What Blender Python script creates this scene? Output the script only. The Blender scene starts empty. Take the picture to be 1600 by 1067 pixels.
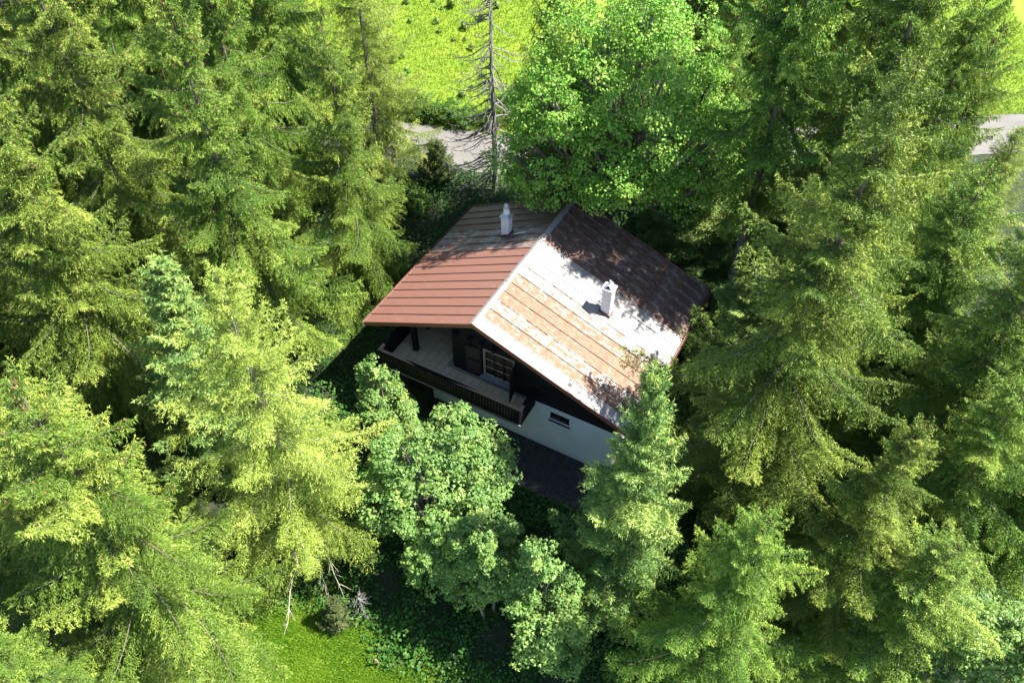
import bpy, math, random
import numpy as np

scn = bpy.context.scene
COL = scn.collection
R_ = math.radians

# ------------------------------------------------------------------ camera
cam_d = bpy.data.cameras.new('camera')
cam = bpy.data.objects.new('camera', cam_d)
COL.objects.link(cam)
cam.location = (0.0, 0.0, 32.617)
cam.rotation_euler = (R_(90 - 47.084), 0, 0)
cam_d.sensor_fit = 'HORIZONTAL'
cam_d.sensor_width = 36.0
cam_d.lens = 36.0 * 1244.4 / 1600.0
cam_d.clip_start = 0.2
cam_d.clip_end = 2000
scn.camera = cam

# ------------------------------------------------------------------ sky, sun, exposure
SUN_EL, SUN_AZ = 55.0, 0.0          # azimuth measured from +X towards +Y
w = bpy.data.worlds.new('World'); scn.world = w; w.use_nodes = True
nt = w.node_tree
sky = nt.nodes.new('ShaderNodeTexSky'); sky.sky_type = 'NISHITA'; sky.sun_disc = False
sky.sun_elevation = R_(SUN_EL); sky.sun_rotation = R_(90 - SUN_AZ)
sky.altitude = 1200
bg = nt.nodes['Background']; bg.inputs['Strength'].default_value = 0.10
nt.links.new(sky.outputs[0], bg.inputs['Color'])
sd = bpy.data.lights.new('sun', 'SUN'); so = bpy.data.objects.new('sun', sd); COL.objects.link(so)
sd.energy = 5.0; sd.angle = R_(0.53); sd.color = (1.0, 0.955, 0.87)
so.rotation_euler = (R_(90 - SUN_EL), 0, R_(90 + SUN_AZ))
so.location = (30, 0, 60)
scn.view_settings.view_transform = 'Standard'
scn.view_settings.look = 'None'
scn.view_settings.gamma = 1
scn.view_settings.use_curve_mapping = False
scn.view_settings.exposure = 1.82

# ------------------------------------------------------------------ helpers
def tag(o, label=None, cat=None, group=None, kind=None):
    if label: o['label'] = label
    if cat: o['category'] = cat
    if group: o['group'] = group
    if kind: o['kind'] = kind
    return o

def link(name, me, parent=None):
    o = bpy.data.objects.new(name, me); COL.objects.link(o)
    if parent: o.parent = parent
    return o

def empty(name, loc, rz=0.0, sc=None):
    o = link(name, None); o.location = loc; o.rotation_euler = (0, 0, rz)
    o.empty_display_size = .3
    if sc: o.scale = sc
    return o

def npmesh(name, V, T, mat, tint=None, smooth=False, quads=False):
    V = np.asarray(V, np.float32).reshape(-1, 3); n = 4 if quads else 3
    T = np.asarray(T, np.int32).reshape(-1, n)
    me = bpy.data.meshes.new(name)
    me.vertices.add(len(V)); me.vertices.foreach_set('co', V.ravel())
    me.loops.add(T.size); me.loops.foreach_set('vertex_index', T.ravel())
    me.polygons.add(len(T)); me.polygons.foreach_set('loop_start', np.arange(0, T.size, n, dtype=np.int32))
    if smooth: me.polygons.foreach_set('use_smooth', np.ones(len(T), bool))
    me.update(calc_edges=True)
    if tint is not None:
        a = me.attributes.new('tint', 'FLOAT', 'POINT'); a.data.foreach_set('value', np.asarray(tint, np.float32))
    me.materials.append(mat)
    return me

class MB:
    """collects simple solids into one mesh"""
    def __init__(s): s.v = []; s.f = []
    def poly(s, pts, faces):
        b = len(s.v); s.v += [tuple(p) for p in pts]; s.f += [tuple(i + b for i in f) for f in faces]; return s
    def box(s, x0, x1, y0, y1, z0, z1):
        return s.poly([(x0,y0,z0),(x1,y0,z0),(x1,y1,z0),(x0,y1,z0),(x0,y0,z1),(x1,y0,z1),(x1,y1,z1),(x0,y1,z1)],
            [(0,3,2,1),(4,5,6,7),(0,1,5,4),(1,2,6,5),(2,3,7,6),(3,0,4,7)])
    def prism(s, low, high):
        n = len(low)
        return s.poly(list(low)+list(high), [tuple(range(n-1,-1,-1)), tuple(range(n,2*n))]+[(i,(i+1)%n,n+(i+1)%n,n+i) for i in range(n)])
    def cyl(s, x, y, z0, z1, r0, r1=None, n=12, cap=True):
        r1 = r0 if r1 is None else r1
        c = [(math.cos(2*math.pi*i/n), math.sin(2*math.pi*i/n)) for i in range(n)]
        return s.prism([(x+r0*a, y+r0*b, z0) for a, b in c], [(x+r1*a, y+r1*b, z1) for a, b in c])
    def mesh(s, name, mat, bevel=0):
        me = bpy.data.meshes.new(name); me.from_pydata(s.v, [], s.f); me.update(); me.materials.append(mat)
        return me
    def obj(s, name, mat, parent=None, bevel=0):
        o = link(name, s.mesh(name, mat), parent)
        if bevel:
            m = o.modifiers.new('bevel', 'BEVEL'); m.width = bevel; m.segments = 2; m.limit_method = 'ANGLE'
        return o

def norm(a): return a / np.maximum(np.linalg.norm(a, axis=-1, keepdims=True), 1e-9)

def tubes(paths, radii, sides=5):
    """paths: list of (n,3); radii: list of (n,) -> verts, quads"""
    V = []; Q = []; b = 0
    ang = np.arange(sides) * 2 * np.pi / sides
    for P, r in zip(paths, radii):
        P = np.asarray(P, float); n = len(P)
        t = norm(np.gradient(P, axis=0))
        ref = np.where(np.abs(t[:, 2:3]) > .9, np.array([[1., 0, 0]]), np.array([[0, 0, 1.]]))
        u = norm(np.cross(t, ref)); v = np.cross(t, u)
        ring = P[:, None, :] + np.asarray(r)[:, None, None] * (np.cos(ang)[None, :, None] * u[:, None, :] + np.sin(ang)[None, :, None] * v[:, None, :])
        V.append(ring.reshape(-1, 3))
        i = np.arange(n - 1)[:, None] * sides; j = np.arange(sides)[None, :]; k = (j + 1) % sides
        Q.append((np.stack([i + j, i + k, i + sides + k, i + sides + j], -1) + b).reshape(-1, 4)); b += n * sides
    return np.concatenate(V), np.concatenate(Q)

# ------------------------------------------------------------------ materials
def mat(name):
    m = bpy.data.materials.new(name); m.use_nodes = True
    return m, m.node_tree, m.node_tree.nodes['Principled BSDF']

def N(nt, t, **k):
    n = nt.nodes.new(t)
    for a, b in k.items(): setattr(n, a, b)
    return n

def ramp(nt, fac, stops):
    r = N(nt, 'ShaderNodeValToRGB'); e = r.color_ramp.elements
    while len(e) < len(stops): e.new(.5)
    for q, (p, c) in zip(e, stops): q.position = p; q.color = (*c, 1)
    nt.links.new(fac, r.inputs[0]); return r.outputs[0]

def noise(nt, scale, detail=4, coord='Object', rough=.55, vec=None, stretch=None):
    n = N(nt, 'ShaderNodeTexNoise'); n.inputs['Scale'].default_value = scale; n.inputs['Detail'].default_value = detail
    n.inputs['Roughness'].default_value = rough
    if vec is None:
        tc = N(nt, 'ShaderNodeTexCoord'); vec = tc.outputs[coord]
    if stretch:
        mp = N(nt, 'ShaderNodeMapping'); mp.inputs['Scale'].default_value = stretch
        nt.links.new(vec, mp.inputs['Vector']); vec = mp.outputs[0]
    nt.links.new(vec, n.inputs['Vector']); return n.outputs['Fac']

def math_n(nt, op, a, b):
    m = N(nt, 'ShaderNodeMath', operation=op)
    for i, x in enumerate((a, b)):
        if isinstance(x, (int, float)): m.inputs[i].default_value = x
        else: nt.links.new(x, m.inputs[i])
    return m.outputs[0]

def mixc(nt, fac, a, b):
    m = N(nt, 'ShaderNodeMix', data_type='RGBA')
    if isinstance(fac, (int, float)): m.inputs[0].default_value = fac
    else: nt.links.new(fac, m.inputs[0])
    for i, x in ((6, a), (7, b)):
        if isinstance(x, tuple): m.inputs[i].default_value = (*x, 1)
        else: nt.links.new(x, m.inputs[i])
    return m.outputs[2]

def bump(nt, bs, h, strength=.4, dist=.02):
    b = N(nt, 'ShaderNodeBump'); b.inputs['Strength'].default_value = strength; b.inputs['Distance'].default_value = dist
    nt.links.new(h, b.inputs['Height']); nt.links.new(b.outputs[0], bs.inputs['Normal'])

def foliage(name, dark, mid, light, trans=.35, rough=.5, objvar=.06, spec=.3):
    m, nt, bs = mat(name)
    at = N(nt, 'ShaderNodeAttribute', attribute_name='tint')
    col = ramp(nt, at.outputs['Fac'], [(0.0, dark), (.5, mid), (1.0, light)])
    oi = N(nt, 'ShaderNodeObjectInfo')
    h = N(nt, 'ShaderNodeHueSaturation')
    nt.links.new(math_n(nt, 'ADD', math_n(nt, 'MULTIPLY', oi.outputs['Random'], objvar), .5 - objvar/2), h.inputs['Hue'])
    nt.links.new(math_n(nt, 'ADD', math_n(nt, 'MULTIPLY', oi.outputs['Random'], .24), .88), h.inputs['Value'])
    nt.links.new(col, h.inputs['Color'])
    nt.links.new(h.outputs[0], bs.inputs['Base Color'])
    bs.inputs['Roughness'].default_value = rough
    bs.inputs['Specular IOR Level'].default_value = spec
    tr = N(nt, 'ShaderNodeBsdfTranslucent'); nt.links.new(h.outputs[0], tr.inputs['Color'])
    mx = N(nt, 'ShaderNodeMixShader'); mx.inputs[0].default_value = trans
    nt.links.new(bs.outputs[0], mx.inputs[1]); nt.links.new(tr.outputs[0], mx.inputs[2])
    nt.links.new(mx.outputs[0], nt.nodes['Material Output'].inputs['Surface'])
    return m

M = {}
M['spruce'] = foliage('spruce_needles', (.024,.066,.010), (.128,.218,.027), (.40,.475,.080), trans=.16, objvar=.022)
M['spruce_young'] = foliage('young_spruce_needles', (.030,.085,.024), (.130,.225,.052), (.42,.51,.12), trans=.18, objvar=.01)
M['larch'] = foliage('larch_needles', (.105,.15,.022), (.265,.345,.055), (.44,.515,.12), trans=.22, objvar=.0)
M['maple'] = foliage('maple_leaves', (.055,.185,.015), (.165,.365,.040), (.40,.56,.11), trans=.38, objvar=.015, spec=.3, rough=.5)
M['maple_pale'] = foliage('pale_maple_leaves', (.060,.150,.034), (.165,.285,.065), (.42,.49,.11), trans=.32, objvar=.02, spec=.35, rough=.5)
M['shrub'] = foliage('shrub_leaves', (.035,.085,.012), (.075,.155,.020), (.15,.22,.03), trans=.38, objvar=.05)
M['cover'] = foliage('ground_cover_leaves', (.022,.075,.010), (.048,.130,.016), (.095,.19,.026), trans=.35)
M['grass'] = foliage('grass_blades', (.105,.215,.012), (.175,.30,.016), (.30,.38,.04), trans=.45, rough=.6)
M['herb'] = foliage('herb_leaves', (.06,.13,.02), (.12,.2,.03), (.2,.27,.06), trans=.35)
M['flower'] = foliage('yellow_flower_heads', (.5,.4,.04), (.62,.5,.05), (.7,.62,.2), trans=.3)
M['pine'] = foliage('pine_needles', (.05,.075,.025), (.10,.14,.045), (.2,.22,.08), trans=.25)
M['cone'] = foliage('spruce_cones', (.12,.07,.035), (.20,.12,.055), (.30,.19,.09), trans=.0, rough=.7)

def bark(name, a, b, sc=6):
    m, nt, bs = mat(name)
    n = noise(nt, sc, 6, stretch=(1, 1, .25)); n2 = noise(nt, sc*5, 4, stretch=(1, 1, .3))
    nt.links.new(ramp(nt, math_n(nt, 'ADD', math_n(nt, 'MULTIPLY', n, .6), math_n(nt, 'MULTIPLY', n2, .4)), [(.35, a), (.65, b)]), bs.inputs['Base Color'])
    bs.inputs['Roughness'].default_value = .9; bump(nt, bs, n2, .7, .03); return m
M['bark'] = bark('spruce_bark', (.075,.06,.045), (.20,.165,.13))
M['bark_grey'] = bark('larch_bark', (.11,.095,.075), (.30,.27,.22))
M['dead'] = bark('dead_grey_wood', (.10,.095,.09), (.25,.235,.22))
M['pale_wood'] = bark('bleached_dead_wood', (.30,.25,.19), (.55,.48,.38))
M['maple_bark'] = bark('maple_bark', (.09,.08,.065), (.22,.2,.165))

# ground
m, nt, bs = mat('ground_soil'); M['ground'] = m
at = N(nt, 'ShaderNodeAttribute', attribute_name='tint')
n1 = noise(nt, .45, 6); n2 = noise(nt, 5, 8, rough=.7); n3 = noise(nt, 28, 5)
nn = math_n(nt, 'ADD', math_n(nt, 'MULTIPLY', n1, .45), math_n(nt, 'MULTIPLY', n2, .55))
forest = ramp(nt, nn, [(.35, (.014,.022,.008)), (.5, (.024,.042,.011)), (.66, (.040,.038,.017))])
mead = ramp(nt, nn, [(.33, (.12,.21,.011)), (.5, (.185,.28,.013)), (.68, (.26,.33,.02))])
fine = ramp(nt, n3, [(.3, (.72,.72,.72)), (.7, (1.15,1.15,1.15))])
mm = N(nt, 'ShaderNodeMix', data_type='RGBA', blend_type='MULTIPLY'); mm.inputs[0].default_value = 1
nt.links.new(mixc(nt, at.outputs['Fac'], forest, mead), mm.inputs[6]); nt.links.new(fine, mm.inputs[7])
nt.links.new(mm.outputs[2], bs.inputs['Base Color']); bs.inputs['Roughness'].default_value = .9
bump(nt, bs, n2, .8, .15)

m, nt, bs = mat('asphalt'); M['road'] = m
n1 = noise(nt, .5, 6); n2 = noise(nt, 60, 4); n4 = noise(nt, 2.2, 6, stretch=(.15, 1, 1))
nt.links.new(ramp(nt, math_n(nt, 'ADD', math_n(nt, 'ADD', math_n(nt, 'MULTIPLY', n1, .4), math_n(nt, 'MULTIPLY', n2, .3)), math_n(nt, 'MULTIPLY', n4, .3)), [(.35, (.10,.093,.085)), (.65, (.175,.163,.148))]), bs.inputs['Base Color'])
bs.inputs['Roughness'].default_value = .85; bump(nt, bs, n2, .3, .01)

def simple(name, c, var=.25, sc=3, rough=.7, metal=0, bmp=.15, fine=40, spec=.4, stretch=None):
    m, nt, bs = mat(name)
    n = noise(nt, sc, 6, stretch=stretch); n2 = noise(nt, fine, 4, stretch=stretch)
    s = math_n(nt, 'ADD', math_n(nt, 'MULTIPLY', n, .6), math_n(nt, 'MULTIPLY', n2, .4))
    oi = N(nt, 'ShaderNodeObjectInfo')
    s = math_n(nt, 'ADD', s, math_n(nt, 'MULTIPLY', math_n(nt, 'SUBTRACT', oi.outputs['Random'], .5), .18))
    nt.links.new(ramp(nt, s, [(.3, tuple(x*(1-var) for x in c)), (.7, tuple(min(1, x*(1+var)) for x in c))]), bs.inputs['Base Color'])
    bs.inputs['Roughness'].default_value = rough; bs.inputs['Metallic'].default_value = metal
    bs.inputs['Specular IOR Level'].default_value = spec
    if bmp: bump(nt, bs, s, bmp, .02)
    return m
M['white_wall'] = simple('white_render', (.66,.68,.68), .10, 1.2, .9)
M['dark_wood'] = simple('dark_stained_wood', (.014,.013,.013), .5, 3, .8, spec=.2, fine=25, stretch=(.3, 3, 3))
M['dark_wood_v'] = simple('dark_stained_board', (.009,.0085,.009), .5, 3, .75, spec=.2, fine=25, stretch=(3, 3, .3))
M['dark_rail'] = simple('dark_rail_wood', (.007,.007,.008), .3, 3, .9, spec=.1)
M['soffit'] = simple('soffit_wood', (.035,.022,.016), .4, 3, .7)
M['shutter'] = simple('brown_shutter_wood', (.022,.011,.008), .4, 4, .6)
M['frame_light'] = simple('weathered_window_frame', (.33,.27,.20), .3, 6, .7)
M['frame_dark'] = simple('dark_window_frame', (.03,.02,.016), .3, 6, .6)
M['sill'] = simple('grey_sill_metal', (.20,.22,.23), .2, 4, .45, metal=.3)
M['tile'] = simple('beige_floor_tile', (.42,.33,.20), .18, 4, .6)
M['grout'] = simple('tile_grout', (.19,.165,.13), .2, 6, .9)
M['slate'] = simple('slate_flagstone', (.026,.026,.027), .4, 2, .55)
M['joint'] = simple('mossy_joint', (.11,.10,.06), .3, 5, .95)
M['chim'] = simple('chimney_render', (.66,.66,.67), .12, 3, .85)
M['metal'] = simple('galvanised_metal', (.42,.45,.47), .2, 8, .45, metal=.6)
M['flash'] = simple('rusty_flashing', (.13,.06,.04), .4, 8, .6, metal=.2)
M['dark'] = simple('near_black', (.012,.012,.012), .2, 8, .9)  # plain near-black for flue, cowl neck and window backing
M['post_wood'] = simple('weathered_post', (.28,.2,.14), .3, 8, .85)
M['rock'] = simple('grey_rock', (.26,.25,.23), .35, 2.5, .9, bmp=.5)
M['rim'] = simple('pale_drip_edge', (.22,.21,.2), .2, 8, .5, metal=.3)
M['curtain'] = simple('brown_curtain', (.16,.10,.055), .25, 5, .9, stretch=(4, 1, .2))

m, nt, bs = mat('window_glass'); M['glass'] = m
bs.inputs['Base Color'].default_value = (.9,.9,.88,1); bs.inputs['Roughness'].default_value = .04
bs.inputs['Transmission Weight'].default_value = 1.0; bs.inputs['IOR'].default_value = 1.1

# roof sheets: obj.color = (bare-metal amount, rust amount, tree shade painted into the paint colour)
def roof_mat(name, paint, paint2):
    m, nt, bs = mat(name)
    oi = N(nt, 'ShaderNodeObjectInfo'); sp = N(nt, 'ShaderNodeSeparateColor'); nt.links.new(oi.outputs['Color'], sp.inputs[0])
    n1 = noise(nt, 1.3, 7, stretch=(1, 1.6, 1), rough=.65); n2 = noise(nt, 7.5, 7, rough=.68, stretch=(.5, 1.3, 1)); n3 = noise(nt, 26, 4)
    a = math_n(nt, 'ADD', math_n(nt, 'MULTIPLY', n1, .55), math_n(nt, 'MULTIPLY', n2, .45))
    # bare metal mask
    e = math_n(nt, 'ADD', a, math_n(nt, 'SUBTRACT', sp.outputs[0], .5))
    r = N(nt, 'ShaderNodeMapRange'); r.inputs['From Min'].default_value = .44; r.inputs['From Max'].default_value = .58; nt.links.new(e, r.inputs[0]); bare = r.outputs[0]
    b2 = noise(nt, 3.6, 8, rough=.7, stretch=(.7, 1.2, 1))
    e2 = math_n(nt, 'ADD', b2, math_n(nt, 'SUBTRACT', sp.outputs[1], .5))
    r2 = N(nt, 'ShaderNodeMapRange'); r2.inputs['From Min'].default_value = .47; r2.inputs['From Max'].default_value = .60; nt.links.new(e2, r2.inputs[0]); rust = r2.outputs[0]
    pc = mixc(nt, n2, paint, paint2)
    zinc = ramp(nt, n3, [(.3, (.27,.255,.245)), (.7, (.39,.37,.36))])
    rc = ramp(nt, math_n(nt, 'ADD', math_n(nt, 'MULTIPLY', n2, .6), math_n(nt, 'MULTIPLY', n3, .4)), [(.36, (.10,.052,.034)), (.5, (.185,.105,.065)), (.66, (.29,.20,.13))])
    pc = mixc(nt, sp.outputs[2], pc, (.090,.046,.035))  # darker brown paints the trees' shade onto the rear sheets
    c = mixc(nt, bare, pc, zinc); c = mixc(nt, rust, c, rc)
    nt.links.new(c, bs.inputs['Base Color'])
    nt.links.new(math_n(nt, 'MULTIPLY', bare, math_n(nt, 'SUBTRACT', .42, math_n(nt, 'MULTIPLY', rust, .3))), bs.inputs['Metallic'])
    nt.links.new(math_n(nt, 'ADD', .47, math_n(nt, 'MULTIPLY', rust, .22)), bs.inputs['Roughness'])
    bs.inputs['Specular IOR Level'].default_value = .35
    bump(nt, bs, math_n(nt, 'ADD', n1, math_n(nt, 'MULTIPLY', n3, .1)), .18, .03)
    return m
M['roof_red'] = roof_mat('red_brown_roof_sheet', (.215,.105,.080), (.19,.09,.068))
M['roof_worn'] = roof_mat('worn_roof_sheet', (.17,.075,.05), (.11,.06,.045))
M['trim'] = simple('red_brown_trim', (.21,.075,.05), .2, 5, .5)

# ------------------------------------------------------------------ terrain
_rg = np.random.default_rng(5)
_wave = [( _rg.uniform(.08,.5), _rg.uniform(0,6.28), _rg.uniform(0,6.28)) for _ in range(9)]
def gz(u, v):
    u = np.asarray(u, float); v = np.asarray(v, float)
    vs = v - np.interp(u, [-40,-9,-1,10,34,60], [5,2,0,0,2.5,5])     # follows the bend of the road
    z = np.interp(vs, [-20, 8, 20, 35, 40.5, 49, 52, 90, 200], [-4.5, -1.6, 0, 0, 1.9, 2.05, 2.4, 10, 30])
    n = sum(np.sin(k*(u*math.cos(a)+v*math.sin(a))+b)*.035/np.sqrt(k) for k, a, b in _wave)
    road = np.clip((np.abs(vs - 45.6) - 2.4)/2.0, 0, 1)
    yd = np.clip((np.hypot(u-0, v-26)-9)/6, 0, 1)                      # level yard round the house
    return z + n*road*yd
def nz(u, v, s=0):
    return sum(np.sin(k*6*(u*math.cos(a+s)+v*math.sin(a+s))+b+s) for k, a, b in _wave)/3

xs = np.concatenate([np.linspace(-400, -61, 12), np.linspace(-60, 60, 121), np.linspace(61, 400, 12)])
ys = np.concatenate([np.linspace(-200, -21, 8), np.linspace(-20, 100, 121), np.linspace(101, 700, 14)])
UU, VV = np.meshgrid(xs, ys); ZZ = gz(UU, VV)
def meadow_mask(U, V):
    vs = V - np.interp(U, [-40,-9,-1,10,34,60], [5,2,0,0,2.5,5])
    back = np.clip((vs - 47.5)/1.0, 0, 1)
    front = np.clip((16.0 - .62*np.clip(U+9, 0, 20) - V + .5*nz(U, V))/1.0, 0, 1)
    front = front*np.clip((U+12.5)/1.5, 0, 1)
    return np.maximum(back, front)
idx = np.arange(UU.size).reshape(UU.shape)
Q = np.stack([idx[:-1,:-1], idx[:-1,1:], idx[1:,1:], idx[1:,:-1]], -1).reshape(-1, 4)
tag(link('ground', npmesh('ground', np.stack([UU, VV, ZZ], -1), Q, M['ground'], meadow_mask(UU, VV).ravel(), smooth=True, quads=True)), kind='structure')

# road
us = np.linspace(-60, 70, 261)
def road_c(u): return 45.6 + np.interp(u, [-40,-9,-1,10,34,60], [5,2,0,0,2.5,5])
rv = []; rq = []
offs = np.linspace(-2.25, 2.25, 7)
for u in us:
    for d in offs: rv.append((u, road_c(u)+d+.06*math.sin(u*2.3+d), float(gz(u, road_c(u)+d)) + .03 + .03*(1-(d/2.25)**2)))
k = len(offs)
for i in range(len(us)-1):
    for j in range(k-1): rq.append((i*k+j, (i+1)*k+j, (i+1)*k+j+1, i*k+j+1))
ro = tag(link('road', npmesh('road', rv, rq, M['road'], smooth=True, quads=True)), kind='structure')

# ------------------------------------------------------------------ house
YAW = 0.503138889
HU, HV = -1.7398, 24.39
def hw(x, y): return (HU + x*math.cos(YAW) + y*math.sin(YAW), HV - x*math.sin(YAW) + y*math.cos(YAW))
HG = 0.0
house = empty('chalet', (HU, HV, 0), -YAW)
tag(house, 'dark timber and white plaster chalet with rusty red-brown metal roof among the trees', 'house')
ZR, L, WL, WR, KL, KR = 7.5, 10.5, 6.346, 7.815, .46986, .39285
YW, YB = .6, 9.7            # front and back walls
XL, XR = -1.56, 6.95        # heated body
DK = 3.30                   # top of balcony floor

# basement (white) walls with a window opening in front
bw = MB()
wx0, wx1, wz0, wz1 = 3.70, 4.72, 2.32, 2.92
BL = -3.15
bw.box(BL, wx0, YW, YW+.3, -.6, 3.26); bw.box(wx1, XR, YW, YW+.3, -.6, 3.26)
bw.box(wx0, wx1, YW, YW+.3, -.6, wz0); bw.box(wx0, wx1, YW, YW+.3, wz1, 3.26)
bw.box(BL, XR, YB-.3, YB, -.6, 3.26); bw.box(BL, BL+.3, YW+.3, YB-.3, -.6, 3.26); bw.box(XR-.3, XR, YW+.3, YB-.3, -.6, 3.26)
bo = bw.obj('plaster_wall', M['white_wall'], house)
# basement window
bwn = MB().box(wx0, wx1, YW+.09, YW+.13, wz0, wz0+.05).box(wx0, wx1, YW+.09, YW+.13, wz1-.05, wz1).box(wx0, wx0+.05, YW+.09, YW+.13, wz0+.05, wz1-.05).box(wx1-.05, wx1, YW+.09, YW+.13, wz0+.05, wz1-.05).box((wx0+wx1)/2-.02, (wx0+wx1)/2+.02, YW+.09, YW+.13, wz0+.05, wz1-.05).obj('basement_window', M['frame_dark'], house)
MB().box(wx0+.05, wx1-.05, YW+.105, YW+.115, wz0+.05, wz1-.05).obj('pane', M['glass'], bwn)
MB().box(wx0+.01, wx1-.01, YW+.2, YW+.24, wz0, wz1).obj('dark_backing', M['dark'], bwn)  # near-black sheet filling the opening behind the pane
for i in range(3):
    z = wz0 + .14 + .16*i
    MB().box(wx0-.0, wx1+.0, YW+.02, YW+.045, z, z+.03).obj('bar', M['frame_dark'], bwn)
MB().box(wx0-.06, wx1+.06, YW-.06, YW+.08, wz0-.05, wz0-.002).obj('sill', M['frame_dark'], bwn)

def zl(x): return ZR - (KL*-x if x < 0 else KR*x)       # roof top line
UND = .26                                                # roof thickness measured down
# timber storey: planks as separate boards in the front gable
gab = MB()
# backing wall (dark) behind boards: front, sides, back
pts = [(XL, 3.27), (XR, 3.27), (XR, zl(XR)-UND-.02), (0, ZR-UND-.02), (XL, zl(XL)-UND-.02)]
WX0, WX1, WZ0, WZ1 = .10, 1.78, 3.58, 5.36
def gable_piece(mb, x0, x1, z0, z1, y0, y1):
    # polygon of strip clipped under roof line
    xsn = sorted(set([x0, x1] + ([0.0] if x0 < 0 < x1 else [])))
    top = [(x, min(z1, zl(x)-UND-.02)) for x in xsn]
    # clipped corners
    out = []
    xk = [x0 + (x1-x0)*i/24 for i in range(25)] + xsn
    xk = sorted(set(xk))
    top = [(x, min(z1, zl(x)-UND-.02)) for x in xk if zl(x)-UND-.02 > z0+.005]
    if len(top) < 2: return False
    # simplify collinear
    keep = [top[0]]
    for i in range(1, len(top)-1):
        (a, b), (c, d), (e, f) = keep[-1], top[i], top[i+1]
        if abs((c-a)*(f-b)-(e-a)*(d-b)) > 1e-4: keep.append(top[i])
    keep.append(top[-1])
    ring = [(keep[0][0], z0), (keep[-1][0], z0)] + keep[::-1]
    mb.prism([(x, y1, z) for x, z in ring], [(x, y0, z) for x, z in ring])
    return True
for x0, x1, z0, z1 in [(XL, WX0, 3.27, 9), (WX1, XR, 3.27, 9), (WX0, WX1, 3.27, WZ0), (WX0, WX1, WZ1, 9)]:
    gable_piece(gab, x0, x1, z0, z1, YW+.05, YW+.22)
gable_piece(gab, XL, XR, 3.27, 9, YB-.2, YB)
gab.box(XL, XL+.2, YW+.22, YB-.2, 3.27, zl(XL)-UND-.02); gab.box(XR-.2, XR, YW+.22, YB-.2, 3.27, zl(XR)-UND-.02)
tw = gab.obj('timber_wall', M['dark_wood'], house)
PH = .21; i = 0; z = 3.262
while z < ZR:
    for x0, x1 in (((XL-.02, WX0-.06), (WX1+.06, XR+.02)) if (z+PH > WZ0-.05 and z < WZ1+.05) else ((XL-.02, XR+.02),)):
        mb = MB()
        if gable_piece(mb, x0, x1, z, z+PH-.014, YW-.012-.004*(i % 2), YW+.048): mb.obj('plank', M['dark_wood'], tw)
    z += PH; i += 1
# side boards on the left (under the veranda) wall and right wall
for i in range(9):
    z = 3.262 + .21*i
    MB().box(XL-.05, XL-.002, YW+.05, YB, z, z+.196).obj('plank', M['dark_wood'], tw)
for i in range(5):
    z = 3.262 + .21*i
    if z+.196 < zl(XR)-UND-.03: MB().box(XR+.002, XR+.05, YW+.05, YB, z, z+.196).obj('plank', M['dark_wood'], tw)
# joist ends
for x in (-1.21, -.48, .15, .84):
    zz = 5.80
    MB().box(x-.09, x+.09, YW-.36, YW-.02, zz, zz+.2).obj('joist_end', M['dark_wood'], house)

# main window: frame, mullions, panes
win = MB().box(WX0, WX0+.09, YW+.02, YW+.12, WZ0, WZ1).box(WX1-.09, WX1, YW+.02, YW+.12, WZ0, WZ1).box(WX0+.09, WX1-.09, YW+.02, YW+.12, WZ0, WZ0+.07).box(WX0+.09, WX1-.09, YW+.02, YW+.12, WZ1-.08, WZ1).obj('window', M['frame_light'], house)
gx0, gx1, gz0, gz1 = WX0+.09, WX1-.09, WZ0+.07, WZ1-.08
cw = (gx1-gx0)/3
for i in (1, 2): MB().box(gx0+cw*i-.035, gx0+cw*i+.035, YW+.03, YW+.11, gz0, gz1).obj('mullion', M['frame_dark'], win)
rows = [gz0, gz0+.52, gz0+1.05, gz1]
for i in range(3):
    a, b = gx0+cw*i+(.035 if i else 0), gx0+cw*(i+1)-(.035 if i < 2 else 0)
    for j in range(3):
        if j: MB().box(a+.001, b-.001, YW+.045, YW+.1, rows[j]-.02, rows[j]+.02).obj('glazing_bar', M['frame_light'], win)
        MB().box(a+.002, b-.002, YW+.068, YW+.076, rows[j]+(.021 if j else .001), rows[j+1]-(.021 if j < 2 else .001)).obj('pane', M['glass'], win)
MB().box(WX0-.1, WX1+.1, YW+.3, YW+.32, WZ0-.05, WZ1+.05).obj('curtain', M['curtain'], win)
MB().prism([(WX0-.12, YW-.20, WZ0-.09), (WX1+.08, YW-.20, WZ0-.09), (WX1+.08, YW+.05, WZ0-.06), (WX0-.12, YW+.05, WZ0-.06)],
           [(WX0-.12, YW-.20, WZ0-.055), (WX1+.08, YW-.20, WZ0-.055), (WX1+.08, YW+.05, WZ0-.004), (WX0-.12, YW+.05, WZ0-.004)]).obj('sill', M['sill'], win)
# shutters
def shutter(w, h):
    r = empty('shutter', (0, 0, 0)); r.parent = house
    fr = MB().box(0, .08, -.02, .02, 0, h).box(w-.08, w, -.02, .02, 0, h).box(.08, w-.08, -.02, .02, 0, .1).box(.08, w-.08, -.02, .02, h-.1, h).box(.08, w-.08, -.02, .02, h*.5-.05, h*.5+.05)
    fr.obj('shutter_frame', M['shutter'], r)
    sl = MB().prism([(.08, .012, 0), (w-.08, .012, 0), (w-.08, .018, .01), (.08, .018, .01)], [(.08, -.02, .055), (w-.08, -.02, .055), (w-.08, -.014, .065), (.08, -.014, .065)]).mesh('slat', M['shutter'])
    z = .11
    while z < h-.16:
        if abs(z+.03-h*.5) > .09:
            o = link('slat', sl, r); o.location = (0, 0, z)
        z += .085
    return r
s1 = shutter(.84, 1.9); s1.location = (WX0-.06, YW-.05, WZ0-.1); s1.rotation_euler = (0, 0, math.pi); s1.rotation_euler = (0, 0, math.pi+.10)
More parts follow.
